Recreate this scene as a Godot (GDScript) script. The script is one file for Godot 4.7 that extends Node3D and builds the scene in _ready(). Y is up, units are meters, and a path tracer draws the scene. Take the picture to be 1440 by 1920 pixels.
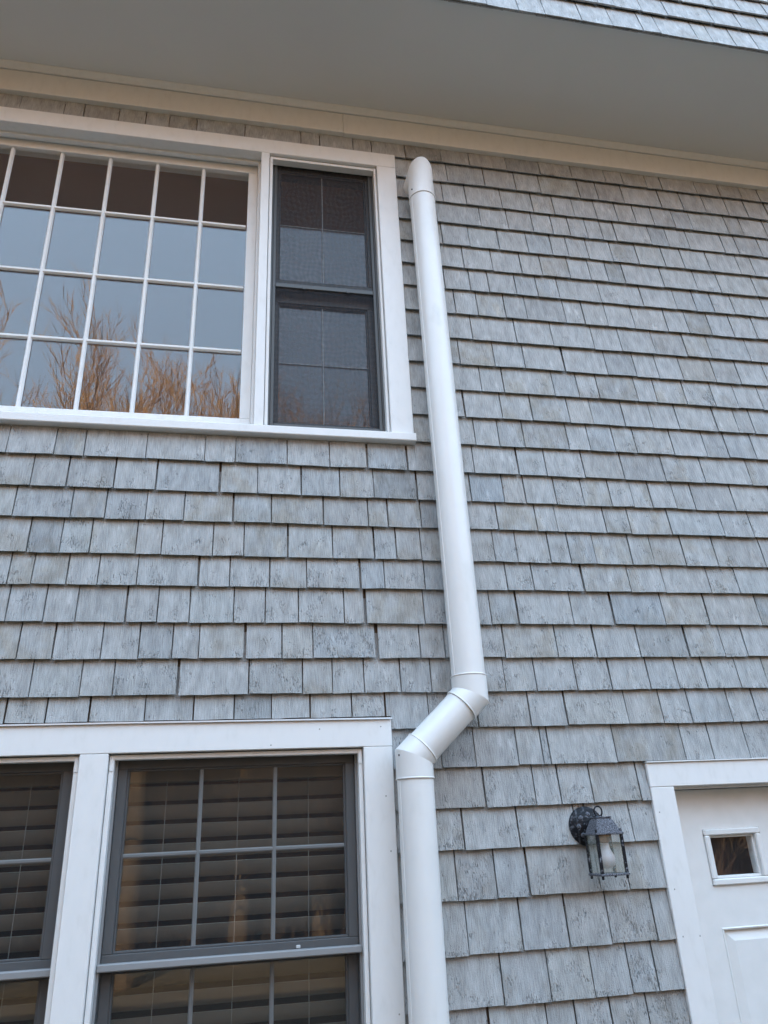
extends Node3D
# A shingled house front seen from below: two storeys of windows, a white downspout with an offset, a wall lantern and a door.
# Units are metres; the face of the wall sheathing is the plane z = 0, the photographer stands 2.5 m in front of it.

const CAM_AT := Vector3(0, 1.9, 2.5)
const CAM_TURN := Vector3(23.597, -11.632, -2.820)
const CAM_FOV := 69.441
const RAKE := 0.0310         # butt to tip taper of a shingle
const OPENINGS := [          # outer edges of the casings: x0, y0, x1, y1
	[-1.612, 3.3015, 0.6465, 4.8685],
	[-1.342, 1.0, 0.4995, 2.262],
	[1.3855, -0.5, 2.4215, 2.0925],
]
const COURSES := [
	[4864, [-1613, [-1515, 5], [-1350, 5], -1180, -1025, -843, -761, -613, -498, -395, -273, -58, 200, 289, 447, 536, 700, 877, 1019, 1210, 1385, 1553, 1736, 1832, 1964, 2049, 2246, 2380, 2508, 2616, [2773, 5], 2878]],
	[4737, [-1653, -1557, -1434, -1325, -1196, [-1016, 5], [-855, 5], -741, [-595, 5], [-472, 5], -284, [-169, 5], -74, 80, 251, [418, 5], 752, 899, 1085, 1243, 1371, 1578, 1675, 1815, 2018, 2140, 2269, 2399, 2511, [2635, 5], 2776, 2917]],
	[4608, [-1721, -1618, -1493, [-1346, 5], [-1219, 5], -1066, [-962, 5], [-864, 5], -693, -588, -443, [-315, 5], -132, [-18, 5], 94, 190, 320, [416, 5], 867, 980, 1158, 1315, 1424, 1527, 1645, 1756, 1853, 1951, 2066, 2162, 2365, 2451, 2591, 2780, [2880, 5]]],
	[4479, [[-1666, 5], -1535, -1402, -1261, -1120, [-932, 5], -742, [-619, 5], -510, -405, [-250, 5], -85, 89, [187, 5], 288, [426, 5], 828, 1040, 1175, 1299, 1399, 1486, 1576, 1655, 1726, 1911, 2004, 2117, 2311, 2389, 2522, 2676, 2804, 2924]],
	[4349, [[-1640, 5], -1452, [-1274, 5], [-1146, 5], -981, -853, [-696, 5], -557, -439, -343, [-186, 5], -63, 105, 227, 356, 844, 973, 1115, 1257, 1377, 1457, 1559, 1684, 1817, 1956, 2057, 2196, 2363, 2445, 2590, [2765, 5], 2905]],
	[4219, [-1698, -1577, [-1482, 5], -1364, -1211, -1072, -958, -833, -733, -593, -438, -323, -186, -88, 68, 222, 380, 825, 933, 1069, 1208, 1307, 1444, 1548, 1636, 1722, 1921, 2098, 2222, 2418, 2592, 2690, 2794, 2921]],
	[4094, [-1631, [-1480, 5], -1293, -1106, -989, [-859, 5], -704, -551, -445, -265, [-113, 5], 73, 225, 355, 835, 952, 1039, 1167, 1270, 1374, 1578, 1789, 1960, 2063, 2156, 2265, 2433, 2575, [2700, 5], 2842]],
	[3960, [-1674, -1576, -1410, -1271, -1148, -1002, -835, -669, -513, -360, -171, -51, [119, 5], 240, [336, 5], 765, 872, 974, 1101, 1201, 1385, 1475, 1587, 1721, 1886, 1993, 2109, 2225, 2347, [2529, 5], 2676, 2845]],
	[3828, [-1573, -1476, [-1306, 5], -1189, -1017, -907, -765, -624, -443, -321, [-160, 5], [-58, 5], 65, 241, [372, 5], 831, 935, 1135, 1304, 1498, 1630, 1794, 1953, 2074, 2276, 2465, [2565, 5], 2681, 2866, 2974]],
	[3697, [-1649, -1531, -1387, -1268, -1148, [-1000, 5], -857, -748, -648, -463, -311, -175, 3, 153, 255, 360, 759, 868, 1022, 1157, [1339, 8], 1538, 1676, 1784, 1902, 2065, 2190, 2331, 2443, 2600, 2758, 2865]],
	[3568, [-1706, -1554, -1379, -1207, -1033, -902, -748, -631, -477, -304, -116, 0, 185, 286, 383, 828, 950, 1048, 1274, 1384, 1477, 1657, 1748, 1890, 2029, 2144, 2268, 2401, 2499, [2598, 5], 2738, 2833]],
	[3440, [-1744, [-1614, 5], -1481, -1364, -1250, -1086, -963, [-857, 5], -717, [-557, 5], [-427, 5], -329, -212, -101, 18, 197, 327, 437, [866, 7], 1025, 1157, 1322, 1427, 1572, 1702, 1826, 2009, 2112, 2191, 2313, 2476, 2594, 2778, [2914, 5]]],
	[3312, [-1639, -1493, [-1377, 5], [-1226, 5], -1079, -954, -809, -665, -478, -378, -245, -144, -44, [56, 5], [198, 5], 299, 428, 764, 898, 999, 1107, 1298, 1392, 1504, 1601, 1773, 1926, 2031, 2162, 2293, [2456, 5], 2581, 2754, 2860, 2963]],
	[3186, [-1737, -1632, -1510, -1411, -1310, -1160, -1057, -954, -829, -673, -572, -360, -153, -42, 149, 310, [454, 8], [612, 8], 757, 881, [1065, 7], 1184, 1347, 1520, 1705, 1886, 2106, [2254, 5], 2411, 2560, 2733, 2919]],
	[3062, [-1701, -1594, -1496, -1329, -1207, -1087, -986, [-854, 5], -734, [-616, 6], [-459, 5], [-316, 6], [-94, 9], 42, [202, 5], 346, 475, 641, 857, 990, 1079, 1206, 1323, 1442, 1538, 1620, 1727, 1812, 1998, 2183, 2300, 2430, 2526, 2699, 2803, 2915]],
	[2946, [[-1696, 5], [-1551, 5], -1383, -1247, -1065, -958, -774, -589, -477, -341, -213, [-42, 6], 94, [283, 5], 449, [524, 5], 651, 822, 953, 1111, 1194, 1399, 1504, 1680, 1915, 2050, 2238, 2388, 2566, 2682, 2796, 2925]],
	[2817, [-1714, -1609, -1511, -1337, -1204, [-1028, 5], -840, -711, -608, -513, -364, -280, -107, 0, [154, 6], 315, [467, 6], 549, 643, 772, 926, 1015, 1147, 1229, 1334, 1484, 1577, 1714, 1854, 2068, 2239, [2399, 5], [2553, 5], 2684, 2827, 2940]],
	[2705, [-1675, -1517, [-1334, 5], -1146, -984, -852, -755, -682, -574, -476, -351, [-150, 7], -45, [92, 5], 221, [412, 8], 500, 648, 811, 961, 1065, [1265, 8], 1456, 1602, 1797, 1921, 2080, 2202, 2306, 2456, 2619, 2802, 2965]],
	[2578, [[-1671, 5], [-1553, 5], -1409, -1256, -1081, [-901, 5], -742, -629, -531, [-376, 7], -276, -172, -27, 79, 192, 351, [426, 10], 638, 886, [989, 7], 1202, [1365, 8], 1573, [1757, 7], 1983, 2116, 2248, [2405, 5], 2586, 2718, 2878]],
	[2457, [[-1657, 5], -1508, -1392, -1237, -1057, -936, [-821, 5], -691, [-586, 5], -440, -325, -220, -135, [14, 9], 137, 242, [462, 12], 615, 704, 923, 1123, [1273, 6], 1446, [1644, 7], 1792, 1887, 2051, 2186, 2367, 2489, 2676, 2773, 2922]],
	[2340, [-1574, -1398, [-1212, 5], -1071, -907, -751, -638, -491, -393, [-195, 9], [30, 5], 206, 306, 413, 539, 646, 912, 1026, 1179, 1311, 1462, 1577, 1690, 1827, 1943, 2118, 2223, 2333, 2442, 2547, [2712, 5], 2883]],
	[2220, [-1728, -1595, -1430, -1291, -1176, -1072, -885, [-699, 6], [-582, 5], [-456, 6], -290, [-141, 5], -14, 105, [231, 5], 369, [482, 6], 630, [801, 6], 989, [1123, 6], 1353, 1489, 1601, 1762, 1868, 1999, [2141, 5], 2325, 2493, 2616, 2756, [2921, 5]]],
	[2094, [-1637, -1492, -1354, -1257, -1090, -918, [-814, 5], -682, -494, -389, -288, -170, -70, 105, 229, 398, 663, 780, 929, 1017, 1043, 1285, 1545, 1655, 1798, 1986, 2126, [2247, 5], 2407, 2507, 2676, [2828, 5]]],
	[1968, [-1720, [-1541, 5], -1410, -1271, -1164, -1042, -921, [-806, 5], -619, -449, -270, -80, [102, 5], 280, [800, 6], 973, 1062, 1177, [1350, 5], 1502, [1620, 5], 1804, 1916, 2037, 2167, 2277, 2464, 2568, 2724, 2854]],
	[1846, [-1605, [-1481, 5], [-1296, 5], -1133, [-1003, 5], -846, -723, -595, -496, -396, -243, -108, -12, 128, 293, 413, [717, 5], [902, 5], 1102, 1141, 1300, 1403, 1568, [1700, 5], 1823, 1997, 2125, 2274, 2412, 2515, [2624, 5], 2744, 2914]],
	[1705, [[-1655, 5], -1498, -1397, -1237, [-1131, 5], -1015, -862, -756, [-657, 5], [-515, 5], -416, -268, -168, [-56, 5], [81, 5], 201, 355, 683, 810, [917, 7], 1155, 1256, 1432, 1598, 1722, 1889, 2069, 2179, [2299, 5], 2414, 2542, 2678, 2834, 2943]],
	[1558, [[-1652, 5], -1552, -1377, -1272, -1104, -918, -763, -584, -464, [-341, 5], -172, -14, 167, 309, [418, 5], 704, 877, [1028, 5], 1169, 1324, 1444, 1571, 1672, [1806, 5], 1907, [2019, 5], [2189, 5], 2332, 2466, 2564, 2687, [2830, 5]]],
	[1424, [-1697, -1575, [-1425, 5], -1288, -1104, -996, -824, -642, [-510, 5], -366, [-231, 5], -83, 53, 242, 388, 800, 948, 1088, 1213, 1300, 1440, 1592, 1707, 1871, 2061, 2172, 2309, 2485, 2647, 2797, 2926]],
	[1292, [-1741, -1587, -1445, -1317, -1143, [-985, 5], [-860, 5], -765, -598, [-491, 5], -357, [-249, 5], -122, [60, 5], 202, 353, [627, 6], [749, 8], 929, 1019, [1133, 5], 1253, 1395, 1565, 1740, 1886, 1992, [2180, 5], [2297, 5], 2454, 2610, 2731, 2889]],
]
const ROOF_COURSES := [
	[0, [938, 1081, 1202, 1372, 1517, 1664, 1746, 1932, 2007, 2124]],
	[156, [1477, 1561, 1694, 1822, 2057, 2197, 2314]],
	[300, [1929, 2094, 2238, 2382]],
	[424, [2299, 2425]],
	[568, []],
	[712, []],
]

var M := {}
var rng := RandomNumberGenerator.new()


func _ready() -> void:
	rng.seed = 20
	# ---- camera
	var cam := Camera3D.new()
	cam.name = "camera"
	add_child(cam)
	cam.position = CAM_AT
	cam.rotation_degrees = CAM_TURN
	cam.fov = CAM_FOV
	cam.near = 0.05
	cam.far = 500.0
	cam.current = true
	# ---- sky and exposure: a thin bright overcast, the wall in open shade
	var sky_mat := ProceduralSkyMaterial.new()
	sky_mat.sky_top_color = Color(0.652, 0.776, 0.896)
	sky_mat.sky_horizon_color = Color(0.81, 0.842, 0.902)
	sky_mat.sky_curve = 0.25
	sky_mat.sky_energy_multiplier = 1.0
	sky_mat.ground_bottom_color = Color(0.35, 0.31, 0.25)
	sky_mat.ground_horizon_color = Color(0.5, 0.47, 0.42)
	var sky := Sky.new()
	sky.sky_material = sky_mat
	var env := Environment.new()
	env.background_mode = Environment.BG_SKY
	env.sky = sky
	env.tonemap_mode = Environment.TONE_MAPPER_LINEAR
	env.tonemap_exposure = 5.8
	env.sdfgi_enabled = true
	env.ssao_enabled = true
	env.ssil_enabled = true
	var we := WorldEnvironment.new()
	we.name = "world_environment"
	we.environment = env
	add_child(we)
	# ---- sun, behind the house: it lights the trees and the far lawn, not this wall
	var sun := DirectionalLight3D.new()
	sun.name = "sun"
	sun.light_color = Color(1.0, 0.93, 0.82)
	sun.light_energy = 1.4
	sun.light_angular_distance = 0.6
	sun.shadow_enabled = true
	add_child(sun)
	sun.look_at_from_position(Vector3.ZERO, Vector3(0.25, -0.72, 0.8), Vector3.UP)

	make_materials()
	# ---- setting
	make_ground()
	# ---- the house
	var house := Node3D.new()
	house.name = "house"
	add_child(house)
	tag(house, "shingled house front with white trimmed windows, deep eave and white door", "house")
	make_wall(house)
	make_eave(house)
	make_roof(house)
	make_body(house)
	make_picture_window(house)
	make_upper_sash_window(house)
	make_lower_window(house, 0.0, "wide sash window beside the downspout")
	make_lower_window(house, -0.8705, "sash window cut by the picture's edge")
	make_lower_casings(house)
	make_door(house)
	# ---- things
	make_blind(-0.36, 0.378, "closed window blind behind the six-light window beside the downspout")
	make_blind(-1.2305, -0.4925, "window blind behind the lower window cut off by the photo's left edge")
	make_downspout()
	make_lantern()
	make_trees()


# ------------------------------------------------------------------ helpers
func tag(o: Node, label: String, category := "", group := "", kind := "") -> void:
	if label: o.set_meta("label", label)
	if category: o.set_meta("category", category)
	if group: o.set_meta("group", group)
	if kind: o.set_meta("kind", kind)


func put(called: String, mesh: Mesh, mat: Material, parent: Node) -> MeshInstance3D:
	var o := MeshInstance3D.new()
	o.name = called
	o.mesh = mesh
	o.material_override = mat
	parent.add_child(o, true)
	return o


func group_node(called: String, parent: Node, label := "") -> Node3D:
	var o := Node3D.new()
	o.name = called
	parent.add_child(o, true)
	if label: o.set_meta("label", label)
	return o


func begin() -> SurfaceTool:
	var st := SurfaceTool.new()
	st.begin(Mesh.PRIMITIVE_TRIANGLES)
	st.set_smooth_group(-1)
	return st


func done(st: SurfaceTool) -> ArrayMesh:
	st.generate_normals()
	return st.commit()


func tri(st: SurfaceTool, a: Vector3, b: Vector3, c: Vector3, out: Vector3) -> void:
	# clockwise seen from the side that "out" points to
	if (b - a).cross(c - a).dot(out) > 0.0:
		st.add_vertex(a); st.add_vertex(c); st.add_vertex(b)
	else:
		st.add_vertex(a); st.add_vertex(b); st.add_vertex(c)


func quad(st: SurfaceTool, a: Vector3, b: Vector3, c: Vector3, d: Vector3, out: Vector3) -> void:
	tri(st, a, b, c, out)
	tri(st, a, c, d, out)


# a box with its edges chamfered by "e"
func bx(st: SurfaceTool, lo: Vector3, hi: Vector3, e := 0.0015) -> void:
	var mid := (lo + hi) / 2.0
	var h := (hi - lo) / 2.0
	e = minf(e, minf(h.x, minf(h.y, h.z)) * 0.45)
	for axis in 3:
		var u := (axis + 1) % 3
		var v := (axis + 2) % 3
		for s in [-1.0, 1.0]:
			var n := Vector3.ZERO
			n[axis] = s
			var p := []
			for k in [[-1.0, -1.0], [1.0, -1.0], [1.0, 1.0], [-1.0, 1.0]]:
				var q := Vector3.ZERO
				q[axis] = s * h[axis]
				q[u] = k[0] * (h[u] - e)
				q[v] = k[1] * (h[v] - e)
				p.append(mid + q)
			quad(st, p[0], p[1], p[2], p[3], n)
	if e <= 0.0:
		return
	for axis in 3:          # the edges that run along "axis"
		var u := (axis + 1) % 3
		var v := (axis + 2) % 3
		for su in [-1.0, 1.0]:
			for sv in [-1.0, 1.0]:
				var p := []
				for k in [[-1.0, 0], [1.0, 0], [1.0, 1], [-1.0, 1]]:
					var q := Vector3.ZERO
					q[axis] = k[0] * (h[axis] - e)
					q[u] = su * (h[u] - (e if k[1] == 0 else 0.0))
					q[v] = sv * (h[v] - (0.0 if k[1] == 0 else e))
					p.append(mid + q)
				var n := Vector3.ZERO
				n[u] = su
				n[v] = sv
				quad(st, p[0], p[1], p[2], p[3], n)
	for sx in [-1.0, 1.0]:
		for sy in [-1.0, 1.0]:
			for sz in [-1.0, 1.0]:
				var s := Vector3(sx, sy, sz)
				tri(st, mid + s * (h - Vector3(0, e, e)), mid + s * (h - Vector3(e, 0, e)), mid + s * (h - Vector3(e, e, 0)), s)


func box(called: String, mat: Material, parent: Node, lo: Vector3, hi: Vector3, e := 0.0015) -> MeshInstance3D:
	var st := begin()
	bx(st, lo, hi, e)
	return put(called, done(st), mat, parent)


func V(x: float, y: float, z: float) -> Vector3:
	return Vector3(x, y, z)


# a profile of (y, z) points, counted round, drawn out along x
func extrude_x(st: SurfaceTool, prof: Array, x0: float, x1: float) -> void:
	var c := Vector2.ZERO
	for p in prof: c += p / prof.size()
	for i in prof.size():
		var a: Vector2 = prof[i]
		var b: Vector2 = prof[(i + 1) % prof.size()]
		var t := b - a
		var n := Vector2(t.y, -t.x)
		if n.dot((a + b) / 2.0 - c) < 0.0: n = -n
		quad(st, V(x0, a.x, a.y), V(x1, a.x, a.y), V(x1, b.x, b.y), V(x0, b.x, b.y), V(0, n.x, n.y))
		tri(st, V(x0, c.x, c.y), V(x0, a.x, a.y), V(x0, b.x, b.y), Vector3.LEFT)
		tri(st, V(x1, c.x, c.y), V(x1, a.x, a.y), V(x1, b.x, b.y), Vector3.RIGHT)


# a tube along points, mitred where it bends; smooth round, sharp along
func tube(st: SurfaceTool, pts: Array, radii: Array, sides := 36, caps := true, smooth := true) -> void:
	var rings := []
	var axis0: Vector3 = (pts[1] - pts[0]).normalized()
	var side := axis0.cross(Vector3(0.13, 0.27, 0.95)).normalized()
	for i in pts.size():
		var d_in: Vector3 = (pts[i] - pts[i - 1]).normalized() if i > 0 else (pts[1] - pts[0]).normalized()
		var d_out: Vector3 = (pts[i + 1] - pts[i]).normalized() if i < pts.size() - 1 else d_in
		side = (side - d_in * side.dot(d_in)).normalized()
		var up := d_in.cross(side)
		var cut := (d_in + d_out).normalized()
		var ring := PackedVector3Array()
		for k in sides:
			var a := TAU * k / sides
			var o: Vector3 = (side * cos(a) + up * sin(a)) * radii[i]
			o -= d_in * (o.dot(cut) / d_in.dot(cut))      # slide along the pipe onto the mitre plane
			ring.append(pts[i] + o)
		rings.append(ring)
	if smooth: st.set_smooth_group(1)
	for i in pts.size() - 1:
		if smooth: st.set_smooth_group(1 + i)
		for k in sides:
			var n := (k + 1) % sides
			var out: Vector3 = (rings[i][k] + rings[i + 1][k] + rings[i][n] + rings[i + 1][n]) / 4.0 - (pts[i] + pts[i + 1]) / 2.0
			quad(st, rings[i][k], rings[i + 1][k], rings[i + 1][n], rings[i][n], out)
	st.set_smooth_group(-1)
	if caps:
		for i in [0, pts.size() - 1]:
			var out: Vector3 = (pts[0] - pts[1]) if i == 0 else (pts[i] - pts[i - 1])
			for k in sides:
				tri(st, pts[i], rings[i][k], rings[i][(k + 1) % sides], out)


# turned round the axis "dir" through "at": profile of (along, radius)
func lathe(st: SurfaceTool, at: Vector3, dir: Vector3, prof: Array, sides := 32) -> void:
	dir = dir.normalized()
	var s := dir.cross(Vector3(0.13, 0.27, 0.95)).normalized()
	var u := dir.cross(s)
	for i in prof.size() - 1:
		var a: Vector2 = prof[i]
		var b: Vector2 = prof[i + 1]
		st.set_smooth_group(1)
		for k in sides:
			var t0 := TAU * k / sides
			var t1 := TAU * (k + 1) / sides
			var r0 := s * cos(t0) + u * sin(t0)
			var r1 := s * cos(t1) + u * sin(t1)
			var mid := (r0 + r1).normalized()
			var out := mid * (b.x - a.x) + dir * (a.y - b.y)
			if out.length() < 1e-9: out = mid
			if a.y > 1e-6 and b.y > 1e-6:
				quad(st, at + dir * a.x + r0 * a.y, at + dir * b.x + r0 * b.y, at + dir * b.x + r1 * b.y, at + dir * a.x + r1 * a.y, out)
			elif a.y > 1e-6:
				tri(st, at + dir * a.x + r0 * a.y, at + dir * b.x, at + dir * a.x + r1 * a.y, out)
			elif b.y > 1e-6:
				tri(st, at + dir * a.x, at + dir * b.x + r0 * b.y, at + dir * b.x + r1 * b.y, out)
	st.set_smooth_group(-1)


# ------------------------------------------------------------------ materials
func srgb(r: float, g: float, b: float) -> Color:
	return Color(r, g, b).linear_to_srgb()


func mat(called: String, c: Color, rough := 0.6, spec := 0.5) -> StandardMaterial3D:
	var m := StandardMaterial3D.new()
	m.resource_name = called
	m.albedo_color = c
	m.roughness = rough
	m.metallic_specular = spec
	M[called] = m
	return m


func noise(kind: int, freq: float, sd: int, octaves := 3) -> FastNoiseLite:
	var n := FastNoiseLite.new()
	n.noise_type = kind
	n.frequency = freq
	n.seed = sd
	n.fractal_octaves = octaves
	return n


func noise_data(n: FastNoiseLite, w: int, h: int, tall: int) -> PackedByteArray:
	# "tall" times stretched upwards
	var im := n.get_image(w, h / tall)
	if tall > 1: im.resize(w, h, Image.INTERPOLATE_CUBIC)
	if im.get_format() != Image.FORMAT_L8: im.convert(Image.FORMAT_L8)
	return im.get_data()


# a colour texture from one seamless noise and a ramp of colours
func ramp_texture(freq: float, sd: int, stops: Array, size := 512, octaves := 4, kind := FastNoiseLite.TYPE_SIMPLEX_SMOOTH) -> ImageTexture:
	var im := noise(kind, freq, sd, octaves).get_seamless_image(size, size)
	im.convert(Image.FORMAT_L8)
	var d := im.get_data()
	var g := Gradient.new()
	g.offsets = PackedFloat32Array(stops.map(func(s): return s[0]))
	g.colors = PackedColorArray(stops.map(func(s): return s[1]))
	var lut := PackedByteArray()
	for i in 256:
		var c := g.sample(i / 255.0)
		lut.append_array(PackedByteArray([int(c.r * 255), int(c.g * 255), int(c.b * 255)]))
	var o := PackedByteArray()
	o.resize(size * size * 3)
	for i in size * size:
		var v := d[i] * 3
		o[i * 3] = lut[v]
		o[i * 3 + 1] = lut[v + 1]
		o[i * 3 + 2] = lut[v + 2]
	return ImageTexture.create_from_image(Image.create_from_data(size, size, false, Image.FORMAT_RGB8, o))


func height_texture(freq: float, sd: int, size := 512, octaves := 4) -> ImageTexture:
	var im := noise(FastNoiseLite.TYPE_SIMPLEX_SMOOTH, freq, sd, octaves).get_seamless_image(size, size)
	im.convert(Image.FORMAT_L8)
	return ImageTexture.create_from_image(im)


func triplanar(m: StandardMaterial3D, tiles: Vector3) -> void:
	m.uv1_triplanar = true
	m.uv1_world_triplanar = true
	m.uv1_scale = tiles


func pane_material(called: String, tint: Color, alpha: float) -> StandardMaterial3D:
	var m := mat(called, tint, 0.0, 0.5)
	m.transparency = BaseMaterial3D.TRANSPARENCY_ALPHA
	m.albedo_color.a = alpha
	return m


const TEX := 1536            # 1.5 m across; ten bands of 0.15 m, each a board's worth of weathered cedar
const BANDS := 10

func shingle_textures() -> Array:
	var fibre := noise_data(noise(FastNoiseLite.TYPE_SIMPLEX_SMOOTH, 0.22, 3, 3), TEX, TEX, 12)
	var warp := noise(FastNoiseLite.TYPE_SIMPLEX_SMOOTH, 0.022, 4, 3)
	warp.domain_warp_enabled = true
	warp.domain_warp_amplitude = 18.0
	warp.domain_warp_frequency = 0.02
	var figure := noise_data(warp, TEX, TEX, 3)
	var ridge := noise(FastNoiseLite.TYPE_SIMPLEX_SMOOTH, 0.17, 5, 3)
	ridge.fractal_type = FastNoiseLite.FRACTAL_RIDGED
	ridge.domain_warp_enabled = true
	ridge.domain_warp_amplitude = 9.0
	ridge.domain_warp_frequency = 0.11
	var crack := noise_data(ridge, TEX, TEX, 6)
	var where := noise_data(noise(FastNoiseLite.TYPE_SIMPLEX_SMOOTH, 0.012, 6, 3), TEX, TEX, 1)
	var stain := noise_data(noise(FastNoiseLite.TYPE_SIMPLEX_SMOOTH, 0.009, 7, 4), TEX, TEX, 1)
	var drip := noise_data(noise(FastNoiseLite.TYPE_SIMPLEX_SMOOTH, 0.035, 9, 4), TEX, TEX, 6)
	var fine := noise_data(noise(FastNoiseLite.TYPE_SIMPLEX, 0.45, 8, 2), TEX, TEX, 2)
	var col := PackedByteArray()
	col.resize(TEX * TEX * 3)
	var hgt := PackedByteArray()
	hgt.resize(TEX * TEX)
	var lut := PackedByteArray()          # linear 0..1 to sRGB bytes
	for i in 1024:
		lut.append(int(clampf(Color(i / 1023.0, 0, 0).linear_to_srgb().r, 0.0, 1.0) * 255.0))
	var band_h := TEX / float(BANDS)
	for y in TEX:
		var band := int(y / band_h)
		var up := 1.0 - (y - band * band_h) / band_h          # 0 at the butt
		var heavy := [0.0, 0.10, 0.20, 0.34, 0.52, 0.12, 0.66, 0.26, 0.82, 0.42][band] as float
		var dirty := [0.14, 0.26, 0.10, 0.32, 0.16, 0.68, 0.26, 0.56, 0.42, 0.12][band] as float
		for x in TEX:
			var i := y * TEX + x
			var fb := fibre[i] / 255.0 - 0.5
			var fg := figure[i] / 255.0 - 0.5
			var fn := fine[i] / 255.0 - 0.5
			var w := where[i] / 255.0
			# checks and lifted flakes of the old stain, thickest towards the butt of the worn boards
			var amount := heavy * 0.75 + (w - 0.55) * 1.7 + (0.35 - up) * 0.55
			var c := crack[i] / 255.0
			var hit := clampf((c - (0.85 - 0.20 * minf(amount, 1.0))) * 6.0, 0.0, 1.0) * clampf(amount * 2.0, 0.0, 1.0)
			var chip := clampf((0.16 + 0.05 * amount - c) * 9.0, 0.0, 1.0) * clampf(amount * 2.0, 0.0, 1.0)
			var wash := clampf((drip[i] / 255.0 - 0.55) * 3.0, 0.0, 1.0) * clampf((w - 0.42) * 4.0, 0.0, 1.0)
			var v := 0.41 + 0.17 * fb + 0.17 * fg + 0.12 * fn + 0.09 * chip + 0.11 * wash
			v *= 1.0 - 0.55 * hit
			var s := clampf((stain[i] / 255.0 - 0.62 + 0.45 * dirty) * 2.4 + (drip[i] / 255.0 - 0.5) * 0.7 * dirty, 0.0, 1.0) * clampf(0.25 + dirty, 0.0, 1.0)
			var r := v * lerpf(0.975, 0.84, s)
			var g := v * lerpf(1.0, 0.82, s)
			var b := v * lerpf(1.0, 0.755, s)
			col[i * 3] = lut[clampi(int(r * 1023.0), 0, 1023)]
			col[i * 3 + 1] = lut[clampi(int(g * 1023.0), 0, 1023)]
			col[i * 3 + 2] = lut[clampi(int(b * 1023.0), 0, 1023)]
			hgt[i] = clampi(int((0.55 + 0.30 * fb + 0.25 * fg + 0.18 * fn + 0.25 * chip - 0.55 * hit) * 255.0), 0, 255)
	return [
		ImageTexture.create_from_image(Image.create_from_data(TEX, TEX, false, Image.FORMAT_RGB8, col)),
		ImageTexture.create_from_image(Image.create_from_data(TEX, TEX, false, Image.FORMAT_L8, hgt)),
	]


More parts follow.
